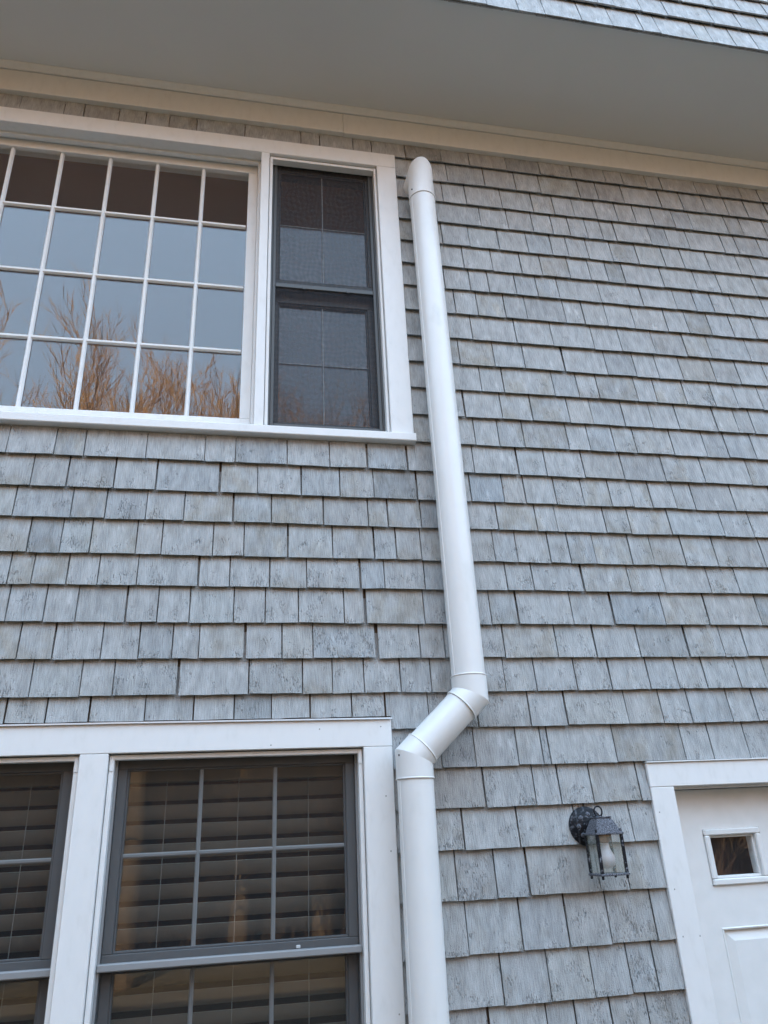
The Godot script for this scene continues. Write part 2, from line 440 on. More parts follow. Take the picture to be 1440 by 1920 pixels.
func make_materials() -> void:
	var tx := shingle_textures()
	var m := mat("cedar_shingle", Color.WHITE, 0.88, 0.3)
	m.albedo_texture = tx[0]
	m.vertex_color_use_as_albedo = true
	m.heightmap_enabled = true
	m.heightmap_texture = tx[1]
	m.heightmap_scale = 0.45

	m = mat("white_paint", Color.WHITE, 0.5, 0.45)
	m.albedo_texture = ramp_texture(0.02, 31, [[0.0, srgb(0.755, 0.755, 0.74)], [0.35, srgb(0.80, 0.80, 0.79)], [1.0, srgb(0.82, 0.82, 0.81)]])
	triplanar(m, V(2.2, 0.9, 2.2))
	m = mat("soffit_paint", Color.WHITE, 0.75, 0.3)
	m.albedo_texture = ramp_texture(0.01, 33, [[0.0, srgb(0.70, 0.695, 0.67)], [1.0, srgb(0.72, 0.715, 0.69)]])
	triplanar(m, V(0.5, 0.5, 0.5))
	m = mat("door_paint", Color.WHITE, 0.45, 0.5)
	m.albedo_texture = ramp_texture(0.015, 34, [[0.0, srgb(0.74, 0.745, 0.73)], [1.0, srgb(0.80, 0.80, 0.79)]])
	triplanar(m, V(1.5, 1.5, 1.5))
	m = mat("downspout_enamel", Color.WHITE, 0.30, 0.5)
	m.albedo_texture = ramp_texture(0.012, 35, [[0.0, srgb(0.70, 0.70, 0.67)], [0.3, srgb(0.79, 0.79, 0.775)], [1.0, srgb(0.82, 0.82, 0.81)]])
	triplanar(m, V(1.3, 0.6, 1.3))
	mat("sheathing", srgb(0.16, 0.12, 0.09), 0.9)
	mat("grey_stain", srgb(0.36, 0.38, 0.39), 0.9)
	m = mat("mulch", Color.WHITE, 0.9, 0.3)
	m.albedo_texture = ramp_texture(0.12, 55, [[0.1, srgb(0.060, 0.050, 0.037)], [0.9, srgb(0.115, 0.097, 0.072)]], 256, 4)
	triplanar(m, V(0.8, 0.8, 0.8))
	mat("charcoal_vinyl", srgb(0.075, 0.079, 0.08), 0.45)
	mat("grey_vinyl", srgb(0.27, 0.275, 0.28), 0.5)
	mat("pale_grille", srgb(0.50, 0.51, 0.51), 0.5)
	mat("dull_grille", srgb(0.48, 0.49, 0.50), 0.5)
	mat("flashing", srgb(0.42, 0.43, 0.44), 0.38).metallic = 0.7
	mat("nail_head", srgb(0.34, 0.33, 0.31), 0.5)
	mat("screw", srgb(0.14, 0.13, 0.12), 0.4).metallic = 0.6
	pane_material("window_glass", srgb(0.5, 0.55, 0.55), 0.02)
	pane_material("lantern_glass", srgb(0.55, 0.62, 0.55), 0.10)
	m = mat("insect_screen", srgb(0.022, 0.022, 0.023), 0.8, 0.2)
	m.transparency = BaseMaterial3D.TRANSPARENCY_ALPHA
	m.albedo_color.a = 0.42
	mat("blind_slat", srgb(0.45, 0.42, 0.355), 0.55)
	var weave := Image.create(256, 512, false, Image.FORMAT_RGBA8)
	var wob := noise(FastNoiseLite.TYPE_SIMPLEX_SMOOTH, 0.012, 61, 2)
	for y in 512:
		for x in 256:
			var n := wob.get_noise_2d(x, y) * 9.0
			var t := 0.5 + 0.25 * sin((x + n) * 0.52) + 0.25 * sin((y + n * 1.6) * 0.40)
			weave.set_pixel(x, y, Color(1, 1, 1, 0.30 + 0.24 * t))
	m = mat("woven_screen", srgb(0.058, 0.057, 0.064), 0.8, 0.3)
	m.transparency = BaseMaterial3D.TRANSPARENCY_ALPHA
	m.albedo_texture = ImageTexture.create_from_image(weave)
	mat("cord", srgb(0.6, 0.58, 0.54), 0.8)
	mat("room_brown", srgb(0.52, 0.25, 0.15), 0.8)
	mat("room_dark", srgb(0.20, 0.08, 0.06), 0.85)
	m = mat("lantern_metal", Color.WHITE, 0.5, 0.32)
	m.albedo_texture = ramp_texture(0.035, 41, [[0.0, srgb(0.008, 0.008, 0.010)], [0.60, srgb(0.012, 0.013, 0.017)], [0.70, srgb(0.06, 0.065, 0.08)], [0.82, srgb(0.22, 0.23, 0.26)]], 256, 5)
	triplanar(m, V(6, 6, 6))
	m = mat("lantern_chalky", Color.WHITE, 0.8, 0.4)
	m.albedo_texture = ramp_texture(0.09, 42, [[0.25, srgb(0.03, 0.032, 0.04)], [0.5, srgb(0.10, 0.105, 0.125)], [0.8, srgb(0.24, 0.25, 0.28)]], 256, 4)
	triplanar(m, V(9, 9, 9))
	mat("bulb_glass", srgb(0.60, 0.59, 0.63), 0.10, 0.6)
	mat("brass", srgb(0.30, 0.13, 0.05), 0.4).metallic = 0.6
	m = mat("lawn", Color.WHITE, 0.95, 0.2)
	m.albedo_texture = ramp_texture(0.03, 51, [[0.1, srgb(0.12, 0.09, 0.05)], [0.5, srgb(0.21, 0.16, 0.09)], [0.9, srgb(0.30, 0.23, 0.14)]], 512, 6)
	triplanar(m, V(0.35, 0.35, 0.35))
	m = mat("bark", Color.WHITE, 0.9, 0.3)
	m.albedo_texture = ramp_texture(0.02, 52, [[0.1, srgb(0.24, 0.16, 0.09)], [0.9, srgb(0.40, 0.27, 0.155)]], 256, 4)
	triplanar(m, V(1, 0.3, 1))
	m = mat("tan_twigs", Color.WHITE, 0.9, 0.3)
	m.albedo_texture = ramp_texture(0.02, 53, [[0.1, srgb(0.36, 0.19, 0.075)], [0.9, srgb(0.56, 0.33, 0.14)]], 256, 4)
	triplanar(m, V(1, 0.3, 1))
	mat("brushwood", srgb(0.115, 0.072, 0.045), 0.9)
	mat("tar", srgb(0.05, 0.05, 0.05), 0.9)


# ------------------------------------------------------------------ setting
func make_ground() -> void:
	var st := begin()
	quad(st, V(-220, 0, -220), V(220, 0, -220), V(220, 0, 220), V(-220, 0, 220), Vector3.UP)
	var g := put("ground", done(st), M.lawn, self)
	tag(g, "", "", "", "structure")
	st = begin()
	quad(st, V(-12, 0.004, 0.02), V(12, 0.004, 0.02), V(12, 0.004, 5.6), V(-12, 0.004, 5.6), Vector3.UP)
	tag(put("planting_bed", done(st), M.mulch, self), "", "", "", "structure")


# ------------------------------------------------------------------ shingles
# One tapered cedar shingle. x0..x1 wide, from y0 (its visible lower end) to y1; "butt" is where its thick end is (or would be, if it is cut).
func shingle(st: SurfaceTool, x0: float, x1: float, y0: float, y1: float, butt: float, lift: float, tint: Color, band: int, full: float, u_shift := 99.0, free := true) -> void:
	var zf := func(y: float) -> float: return 0.026 + lift * (1.0 - (y - butt) / full) - RAKE * (y - butt) / full
	var zb := func(y: float) -> float: return 0.0212 - 0.0222 * (y - butt) / full
	var n := 5
	var k := 1.0 if free else 0.0
	var lean0 := rng.randf_range(-0.0012, 0.0012) * k
	var lean1 := rng.randf_range(-0.0012, 0.0012) * k
	var tip := rng.randf_range(-0.0014, 0.0014) * k
	var w := x1 - x0
	var u0 := rng.randf() * (1.0 - minf(w / 1.5, 0.9)) if u_shift > 90.0 else x0 / 1.5 + u_shift
	var v0 := (band + 1.0) / BANDS - 0.003
	var uv := func(p: Vector3) -> Vector2: return Vector2(u0 + (p.x - x0) / 1.5, v0 - (p.y - butt) / 1.53)
	st.set_color(tint)
	var low := []
	var back := []
	var high := []
	var cup := rng.randf_range(-0.0012, 0.0016) * k
	for i in n + 1:
		var t := i / float(n)
		var ragged := rng.randf_range(-0.0007, 0.0007) if i > 0 and i < n else 0.0
		var y := y0 + tip * (t - 0.5) * 2.0 + ragged
		var x := x0 + w * t
		low.append(V(x, y, zf.call(y0) + cup * (4.0 * (t - 0.5) * (t - 0.5))))
		back.append(V(x, y + 0.0004, zb.call(y0)))
		high.append(V(lerpf(x0 + lean0, x1 + lean1, t), y1, zf.call(y1)))
	for i in n:
		face(st, [low[i], high[i], high[i + 1], low[i + 1]], Vector3.BACK, uv)
		face(st, [back[i], low[i], low[i + 1], back[i + 1]], Vector3.DOWN, uv)
	var top_back := V(0, 0, zb.call(y1) - high[0].z)
	face(st, [low[0], high[0], high[0] + top_back, back[0]], Vector3.LEFT, uv)
	face(st, [low[n], high[n], high[n] + top_back, back[n]], Vector3.RIGHT, uv)


func face(st: SurfaceTool, p: Array, out: Vector3, uv: Callable) -> void:
	var a: Vector3 = p[0]
	var b: Vector3 = p[1]
	var c: Vector3 = p[2]
	var d: Vector3 = p[3]
	var order := [a, b, c, a, c, d] if (b - a).cross(c - a).dot(out) <= 0.0 else [a, c, b, a, d, c]
	for q in order:
		st.set_uv(uv.call(q))
		st.add_vertex(q)


func pixel(p: Vector3) -> Vector2:
	# where a point falls in a picture of 768 by 1024, to rank the shingles by how large they show
	var q := Basis.from_euler(CAM_TURN * PI / 180.0).inverse() * (p - CAM_AT)
	if q.z > -0.05: return Vector2(-9999, -9999)
	var f := 512.0 / tan(deg_to_rad(CAM_FOV) / 2.0)
	return Vector2(384.0 + f * q.x / -q.z, 512.0 - f * q.y / -q.z)


func shown(p: Vector3) -> bool:
	var q := pixel(p)
	return q.x > -10 and q.x < 778 and q.y > -10 and q.y < 1034


func pick_band(x: float, y: float) -> int:
	# the boards low down and under the picture window are the most worn, those high on the right the least
	var wear := clampf(0.9 - (y - 1.4) / 3.2 - maxf(x - 0.8, 0.0) * 0.12, 0.05, 0.95)
	var order := [0, 1, 5, 2, 7, 3, 9, 4, 6, 8]
	return order[clampi(int(rng.randfn(wear * 9.0, 2.2)), 0, 9)]


func pick_tint() -> Color:
	var v := clampf(rng.randfn(0.99, 0.075), 0.78, 1.15)
	var warm := rng.randfn(0.0, 0.016)
	return Color(v * (1.0 + warm), v, v * (1.0 - warm))


func make_wall(house: Node3D) -> void:
	var wall := group_node("wall", house, "grey weathered cedar shingle wall")
	var st := begin()
	for r in [
		[-2.4, 0.0, -1.32, 2.24], [-2.4, 2.24, 3.3, 3.32], [-2.4, 3.32, -1.59, 4.85], [0.625, 3.32, 3.3, 4.85], [-2.4, 4.85, 3.3, 5.1],
		[0.478, 0.0, 1.408, 2.24], [-1.32, 0.0, 0.478, 1.02], [1.408, 2.07, 2.40, 2.24], [2.40, 0.0, 3.3, 2.24],
	]:
		bx(st, V(r[0], r[1], -0.12), V(r[2], r[3], 0.0), 0.0)
	put("sheathing", done(st), M.sheathing, wall)

	var list := []
	for k in COURSES.size():
		var butt: float = COURSES[k][0] / 1000.0
		var above: float = COURSES[k - 1][0] / 1000.0 if k > 0 else butt + 0.128
		var full := (above - butt) * 2.15
		var js: Array = COURSES[k][1]
		for i in js.size() - 1:
			var a: Array = js[i] if js[i] is Array else [js[i], rng.randf_range(2.6, 4.6)]
			var b: Array = js[i + 1] if js[i + 1] is Array else [js[i + 1], rng.randf_range(2.6, 4.6)]
			var x0: float = (a[0] + a[1] * 0.5) / 1000.0
			var x1: float = (b[0] - b[1] * 0.5) / 1000.0
			var y0 := butt + rng.randf_range(-0.0015, 0.0015)
			var y1 := minf(butt + full, 5.06)
			var pieces := [[x0, y0, x1, y1]]
			for o in OPENINGS:
				var left := []
				for r in pieces:
					if r[2] <= o[0] or r[0] >= o[2] or r[3] <= o[1] or r[1] >= o[3]:
						left.append(r)
						continue
					left.append([r[0], r[1], minf(r[2], o[0]), r[3]])
					left.append([maxf(r[0], o[2]), r[1], r[2], r[3]])
					left.append([maxf(r[0], o[0]), o[3], minf(r[2], o[2]), r[3]])
					left.append([maxf(r[0], o[0]), r[1], minf(r[2], o[2]), o[1]])
				pieces = left.filter(func(r): return r[2] - r[0] > 0.004 and r[3] - r[1] > 0.004)
			pieces = pieces.filter(func(r): return r[1] < above)
			if pieces.is_empty():
				continue
			var s := begin()
			var look := [rng.randf_range(-0.001, 0.0015), pick_tint(), pick_band((x0 + x1) / 2.0, butt), rng.randf() * 0.8]
			for r in pieces:
				shingle(s, r[0], r[2], r[1], r[3], butt, look[0], look[1], look[2], full, look[3] - x0 / 1.5, pieces.size() == 1)
			x0 = pieces[0][0]
			x1 = pieces[-1][2]
			y0 = pieces[0][1]
			y1 = pieces[0][3]
			var mid := V((x0 + x1) / 2.0, (y0 + minf(y1, above)) / 2.0, 0.02)
			var size := 0.0
			if shown(mid):
				size = absf((pixel(V(x1, mid.y, 0.02)) - pixel(V(x0, mid.y, 0.02))).cross(pixel(V(mid.x, minf(y1, above), 0.02)) - pixel(V(mid.x, y0, 0.02))))
			list.append([size, done(s)])
	list.sort_custom(func(p, q): return p[0] > q[0])
	var rest := SurfaceTool.new()
	rest.begin(Mesh.PRIMITIVE_TRIANGLES)
	for i in list.size():
		if i < 300:
			put("shingle", list[i][1], M.cedar_shingle, wall)
		else:
			rest.append_from(list[i][1], 0, Transform3D.IDENTITY)
	var field := put("shingle_field", rest.commit(), M.cedar_shingle, wall)
	tag(field, "grey shingles high on the wall and at its edges", "", "", "stuff")


# ------------------------------------------------------------------ eave and roof
func make_eave(house: Node3D) -> void:
	# frieze board in two lengths, with the butt joint the photograph shows
	var fr := group_node("frieze", house, "white frieze board under the soffit")
	box("board", M.white_paint, fr, V(-9.0, 4.9635, 0.0005), V(0.3995, 5.09, 0.040), 0.002)
	box("board", M.white_paint, fr, V(0.4005, 4.9605, 0.0005), V(9.0, 5.09, 0.0405), 0.002)
	var st := begin()
	extrude_x(st, [Vector2(5.0895, 0.0415), Vector2(5.0895, 0.048), Vector2(5.096, 0.052), Vector2(5.102, 0.060), Vector2(5.108, 0.066), Vector2(5.1145, 0.067), Vector2(5.1145, 0.0)], -9.0, 9.0)
	put("moulding", done(st), M.white_paint, fr)
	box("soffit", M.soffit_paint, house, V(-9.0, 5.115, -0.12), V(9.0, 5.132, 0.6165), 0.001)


func make_roof(house: Node3D) -> void:
	var roof := group_node("roof", house, "steep shingled roof slope overhanging the soffit")
	roof.position = V(0, 5.105, 0.603)
	roof.rotation_degrees.x = -3.0
	box("roof_deck", M.sheathing, roof, V(-9.0, 0.034, -0.10), V(9.0, 2.8, 0.0), 0.0)
	var rest := SurfaceTool.new()
	rest.begin(Mesh.PRIMITIVE_TRIANGLES)
	# the doubled starter course that shows as a second edge from below
	var x := -2.38
	while x < 3.25:
		var x1 := minf(x + rng.randf_range(0.10, 0.18), 3.28)
		var s := begin()
		shingle(s, x, x1 - 0.003, -0.004 + rng.randf_range(-0.0015, 0.0015), 0.2, -0.004, -0.010, Color(0.9, 0.9, 0.9), 3, 0.3)
		rest.append_from(done(s), 0, Transform3D.IDENTITY)
		x = x1
	for k in ROOF_COURSES.size():
		var butt: float = ROOF_COURSES[k][0] / 1000.0
		var js := []
		for j in ROOF_COURSES[k][1]: js.append(j / 1000.0)
		if js.is_empty(): js.append(rng.randf_range(1.5, 1.7))
		while js[0] > -2.25: js.push_front(js[0] - rng.randf_range(0.10, 0.19))
		while js[-1] < 3.15: js.push_back(js[-1] + rng.randf_range(0.10, 0.19))
		for i in js.size() - 1:
			var s := begin()
			var g := rng.randf_range(0.0012, 0.0022)
			var t := pick_tint()
			shingle(s, js[i] + g, js[i + 1] - g, butt + rng.randf_range(-0.002, 0.002), butt + 0.31, butt, rng.randf_range(0.001, 0.004), Color(t.r * 1.12, t.g * 1.12, t.b * 1.12), [0, 1, 2, 3][rng.randi() % 4], 0.31)
			var at := roof.transform * V((js[i] + js[i + 1]) / 2.0, butt + 0.05, 0.03)
			if shown(at):
				put("roof_shingle", done(s), M.cedar_shingle, roof)
			else:
				rest.append_from(done(s), 0, Transform3D.IDENTITY)
	tag(put("roof_shingle_field", rest.commit(), M.cedar_shingle, roof), "pale roof shingles beyond the edge of the view", "", "", "stuff")


# the rest of the house, out of sight: what closes the rooms and throws the shadow the photographer stands in
func make_body(house: Node3D) -> void:
	for x in [-9.0, 8.85]:
		box("side_wall", M.grey_stain, house, V(x, 0, -8), V(x + 0.15, 5.1, -0.13), 0.0)
	box("rear_wall", M.grey_stain, house, V(-8.84, 0, -8), V(8.84, 5.1, -7.85), 0.0)
	for x in [[-9.0, -2.402], [3.302, 9.0]]:
		box("front_wall", M.grey_stain, house, V(x[0], 0, -0.125), V(x[1], 4.96, 0.012), 0.0)
	var st := begin()
	extrude_x(st, [Vector2(7.9, 0.36), Vector2(9.4, -3.6), Vector2(7.9, -8.3), Vector2(5.2, -8.4), Vector2(5.14, -0.13)], -9.0, 9.0)
	put("attic", done(st), M.tar, house)
	room(house, "upper_room", V(-2.2, 2.72, -4.2), V(1.3, 5.05, -0.13), M.room_brown)
	room(house, "lower_room", V(-2.2, 0.1, -3.6), V(1.25, 2.55, -0.13), M.room_dark)
	box("door_backing", M.room_dark, house, V(1.42, 0.02, -0.40), V(2.39, 2.06, -0.30), 0.0)


func room(house: Node3D, called: String, lo: Vector3, hi: Vector3, m: Material) -> void:
	var t := 0.06
	var st := begin()
	bx(st, V(lo.x - t, lo.y - t, lo.z - t), V(hi.x + t, lo.y, hi.z), 0.0)
	bx(st, V(lo.x - t, hi.y, lo.z - t), V(hi.x + t, hi.y + t, hi.z), 0.0)
	bx(st, V(lo.x - t, lo.y, lo.z - t), V(lo.x, hi.y, hi.z), 0.0)
	bx(st, V(hi.x, lo.y, lo.z - t), V(hi.x + t, hi.y, hi.z), 0.0)
	bx(st, V(lo.x, lo.y, lo.z - t), V(hi.x, hi.y, lo.z), 0.0)
	put(called, done(st), m, house)


# ------------------------------------------------------------------ windows
func pane(parent: Node, x0: float, y0: float, x1: float, y1: float, z: float, double := false) -> void:
	var st := begin()
	bx(st, V(x0, y0, z - 0.003), V(x1, y1, z), 0.0)
	if double:
		bx(st, V(x0, y0, z - 0.018), V(x1, y1, z - 0.015), 0.0)
	put("pane", done(st), M.window_glass, parent)


# a glazing bar, wide at the glass and narrow in front
func bar(parent: Node, called: String, m: Material, a: Vector2, b: Vector2, z: float, w := 0.018, d := 0.013) -> void:
	var st := begin()
	var along := V(b.x - a.x, b.y - a.y, 0).normalized()
	var across := along.cross(Vector3.BACK)
	var prof := [[-w / 2, 0.0], [-w / 2, d * 0.35], [-w * 0.24, d], [w * 0.24, d], [w / 2, d * 0.35], [w / 2, 0.0]]
	var p0 := V(a.x, a.y, z)
	var p1 := V(b.x, b.y, z)
	for i in prof.size() - 1:
		var s: Array = prof[i]
		var t: Array = prof[i + 1]
		var o0: Vector3 = across * s[0] + V(0, 0, s[1])
		var o1: Vector3 = across * t[0] + V(0, 0, t[1])
		quad(st, p0 + o0, p1 + o0, p1 + o1, p0 + o1, (o0 + o1) / 2.0 - V(0, 0, d * 0.2))
	put(called, done(st), m, parent)


func make_picture_window(house: Node3D) -> void:
	var w := group_node("picture_window", house, "large white picture window of many small panes")
	var P: Material = M.white_paint
	var L := -1.521
	# casing shared with the sash window beside it
	box("head_casing", P, w, V(-1.61, 4.783, 0.0005), V(0.645, 4.867, 0.030), 0.002)
	box("side_casing", P, w, V(-1.61, 3.338, 0.0005), V(L, 4.7825, 0.0295), 0.002)
	box("side_casing", P, w, V(0.5545, 3.338, 0.0005), V(0.645, 4.7825, 0.0295), 0.002)
	box("mullion_casing", P, w, V(0.021, 3.338, -0.005), V(0.058, 4.7825, 0.0295), 0.002)
	var st := begin()
	extrude_x(st, [Vector2(3.303, 0.0005), Vector2(3.303, 0.046), Vector2(3.306, 0.0485), Vector2(3.334, 0.0485), Vector2(3.3375, 0.046), Vector2(3.356, -0.06), Vector2(3.356, -0.13), Vector2(3.303, -0.13)], -1.612, 0.6485)
	put("sill", done(st), P, w)
	# frame set back in the wall
	st = begin()
	bx(st, V(L, 4.787, -0.13), V(0.0205, 4.86, -0.0005), 0.0)
	bx(st, V(L, 4.774, -0.045), V(0.0205, 4.7865, -0.024), 0.002)
	bx(st, V(0.0085, 3.352, -0.13), V(0.0205, 4.7735, -0.024), 0.002)
	bx(st, V(L - 0.03, 3.352, -0.13), V(L + 0.012, 4.7735, -0.024), 0.002)
	bx(st, V(0.0205, 3.352, -0.13), V(0.0585, 4.86, -0.0055), 0.0)
	put("frame", done(st), P, w)
	var right := -0.034
	var pitch := 0.2043
	var left := right - 7 * pitch
	var top := 4.742
	var low := 3.424
	var rows := [low, 3.7505, 4.0795, 4.4245, top]
	var z := -0.082
	st = begin()
	bx(st, V(L + 0.0125, top, z - 0.03), V(0.008, 4.7865, z + 0.022), 0.002)
	bx(st, V(L + 0.0125, 3.357, z - 0.03), V(0.008, low, z + 0.022), 0.002)
	bx(st, V(right, low + 0.0002, z - 0.03), V(0.008, top - 0.0002, z + 0.0215), 0.002)
	bx(st, V(L + 0.0125, low + 0.0002, z - 0.03), V(left, top - 0.0002, z + 0.0215), 0.002)
	put("sash", done(st), P, w)
	for c in range(1, 7):
		bar(w, "muntin", P, Vector2(left + c * pitch + 0.001, low), Vector2(left + c * pitch + 0.001, top), z)
	for r in range(1, 4):
		for c in 7:
			bar(w, "muntin", P, Vector2(left + c * pitch + 0.0045, rows[r]), Vector2(left + (c + 1) * pitch - 0.0045, rows[r]), z, 0.018, 0.0125)
	for r in 4:
		for c in 7:
			pane(w, left + c * pitch + 0.001, rows[r], left + (c + 1) * pitch + 0.001, rows[r + 1], z)


func make_upper_sash_window(house: Node3D) -> void:
	var w := group_node("sash_window", house, "narrow charcoal sash window with insect screen")
	var P: Material = M.white_paint
	var C: Material = M.charcoal_vinyl
	for s in [[0.0605, 3.357, 0.0735, 4.7755], [0.5415, 3.357, 0.5525, 4.7755], [0.0605, 4.764, 0.5525, 4.7785]]:
		box("stop", P, w, V(s[0], s[1], -0.02), V(s[2], s[3], 0.014), 0.0015)
	for s in [[0.0605, 0.0745], [0.5405, 0.5525]]:       # corner pieces of the screen track
		box("corner_key", P, w, V(s[0] + 0.0005, 4.7395, 0.0005), V(s[1], 4.7785, 0.0165), 0.003)
	var st := begin()
	bx(st, V(0.0590, 3.34, -0.128), V(0.0815, 4.82, -0.0205), 0.0)
	bx(st, V(0.5335, 3.34, -0.128), V(0.5565, 4.82, -0.0205), 0.0)
	bx(st, V(0.0815, 4.786, -0.128), V(0.5335, 4.82, -0.0205), 0.0)
	bx(st, V(0.0815, 3.357, -0.128), V(0.5335, 3.372, -0.0205), 0.0)
	put("frame", done(st), C, w)
	sash(w, C, 0.082, 0.533, 4.072, 4.7855, 0.109, 0.505, 4.112, 4.749, -0.060, 0.024, [0.304], [4.430])
	sash(w, C, 0.082, 0.533, 3.3725, 4.100, 0.111, 0.498, 3.420, 4.014, -0.095, 0.028, [0.302], [3.712])
	st = begin()
	for r in [[0.0825, 3.373, 0.096, 4.785], [0.519, 3.373, 0.5325, 4.785], [0.0965, 4.771, 0.5185, 4.785], [0.0965, 3.373, 0.5185, 3.388], [0.0965, 4.060, 0.5185, 4.0815]]:
		bx(st, V(r[0], r[1], -0.032), V(r[2], r[3], -0.0215), 0.0015)
	put("screen_frame", done(st), C, w)
	st = begin()
	face(st, [V(0.09, 3.38, -0.028), V(0.525, 3.38, -0.028), V(0.525, 4.78, -0.028), V(0.09, 4.78, -0.028)], Vector3.BACK, func(p): return Vector2(p.x / 0.45, -p.y / 0.9))
	put("screen", done(st), M.woven_screen, w)
	for x in [0.21, 0.40]:
		box("latch", C, w, V(x, 4.052, -0.0214), V(x + 0.012, 4.0655, -0.014), 0.002)


# frame of four members with a bevelled edge, panes between glazing bars
func sash(w: Node3D, m: Material, x0: float, x1: float, y0: float, y1: float, gx0: float, gx1: float, gy0: float, gy1: float, z: float, d: float, vs: Array, hs: Array, grille := 0.005, gm := "dull_grille") -> void:
	var st := begin()
	bx(st, V(x0, gy1, z), V(x1, y1, z + d), 0.002)
	bx(st, V(x0, y0, z), V(x1, gy0, z + d), 0.002)
	bx(st, V(x0, gy0 + 0.0002, z), V(gx0, gy1 - 0.0002, z + d), 0.002)
	bx(st, V(gx1, gy0 + 0.0002, z), V(x1, gy1 - 0.0002, z + d), 0.002)
	# glazing bead, a step inside the frame
	var b := 0.006
	bx(st, V(gx0 + 0.0002, gy1 - b, z), V(gx1 - 0.0002, gy1 - 0.0004, z + d * 0.7), 0.002)
	bx(st, V(gx0 + 0.0002, gy0 + 0.0004, z), V(gx1 - 0.0002, gy0 + b, z + d * 0.7), 0.002)
	bx(st, V(gx0 + 0.0002, gy0 + b + 0.0002, z), V(gx0 + b, gy1 - b - 0.0002, z + d * 0.7), 0.002)
	bx(st, V(gx1 - b, gy0 + b + 0.0002, z), V(gx1 - 0.0002, gy1 - b - 0.0002, z + d * 0.7), 0.002)
	put("sash", done(st), m, w)
	var zg := z + d * 0.35
	var xs := [gx0 + b] + vs + [gx1 - b]
	var ys := [gy0 + b] + hs + [gy1 - b]
	for x in vs:
		bar(w, "muntin", M[gm], Vector2(x, gy0 + b), Vector2(x, gy1 - b), zg + 0.0003, grille, 0.005)
	for i in xs.size() - 1:
		for y in hs:
			bar(w, "muntin", M[gm], Vector2(xs[i] + (grille * 0.3 if i > 0 else 0.0), y), Vector2(xs[i + 1] - (grille * 0.3 if i < xs.size() - 2 else 0.0), y), zg + 0.0003, grille, 0.0046)
	for i in xs.size() - 1:
		for j in ys.size() - 1:
			pane(w, xs[i], ys[j], xs[i + 1], ys[j + 1], zg)


func make_lower_casings(house: Node3D) -> void:
	var w := group_node("window_casing", house, "white casing round the pair of lower windows")
	var P: Material = M.white_paint
	box("head_casing", P, w, V(-1.34, 2.1655, 0.0005), V(0.498, 2.2555, 0.030), 0.002)
	box("side_casing", P, w, V(0.4025, 1.06, 0.0005), V(0.498, 2.165, 0.0295), 0.002)
	box("side_casing", P, w, V(-1.34, 1.06, 0.0005), V(-1.2555, 2.165, 0.0295), 0.002)
	box("mullion_casing", P, w, V(-0.468, 1.06, -0.004), V(-0.3845, 2.165, 0.0295), 0.002)
	var st := begin()
	extrude_x(st, [Vector2(1.01, 0.0005), Vector2(1.01, 0.05), Vector2(1.045, 0.05), Vector2(1.0595, 0.03), Vector2(1.075, -0.05), Vector2(1.075, -0.13), Vector2(1.01, -0.13)], -1.342, 0.5)
	put("sill", done(st), P, w)
	# thin metal drip cap, lying not quite true
	st = begin()
	for s in [[-1.345, -0.30, 2.256, 2.2575], [-0.2995, 0.5, 2.2572, 2.2560]]:
		quad(st, V(s[0], s[2] + 0.004, 0.004), V(s[1], s[3] + 0.004, 0.004), V(s[1], s[3], 0.036), V(s[0], s[2], 0.036), V(0, 1, 0.1))
		quad(st, V(s[0], s[2], 0.036), V(s[1], s[3], 0.036), V(s[1], s[3] - 0.005, 0.037), V(s[0], s[2] - 0.005, 0.037), Vector3.BACK)
	put("drip_cap", done(st), M.flashing, w)
	nails(w, [[0.470, 2.014], [0.478, 1.854], [0.481, 1.428]], 0.0295)
	nails(w, [[0.462, 2.228], [0.260, 2.224], [0.105, 2.178]], 0.030)


# heads of the nails that hold the casings
func nails(parent: Node, at: Array, z: float) -> void:
	for p in at:
		var st := begin()
		lathe(st, V(p[0], p[1], z - 0.001), Vector3.BACK, [Vector2(0.0, 0.0024), Vector2(0.0014, 0.0024), Vector2(0.0018, 0.0016), Vector2(0.0018, 0.0)], 8)
		put("nail", done(st), M.nail_head, parent)


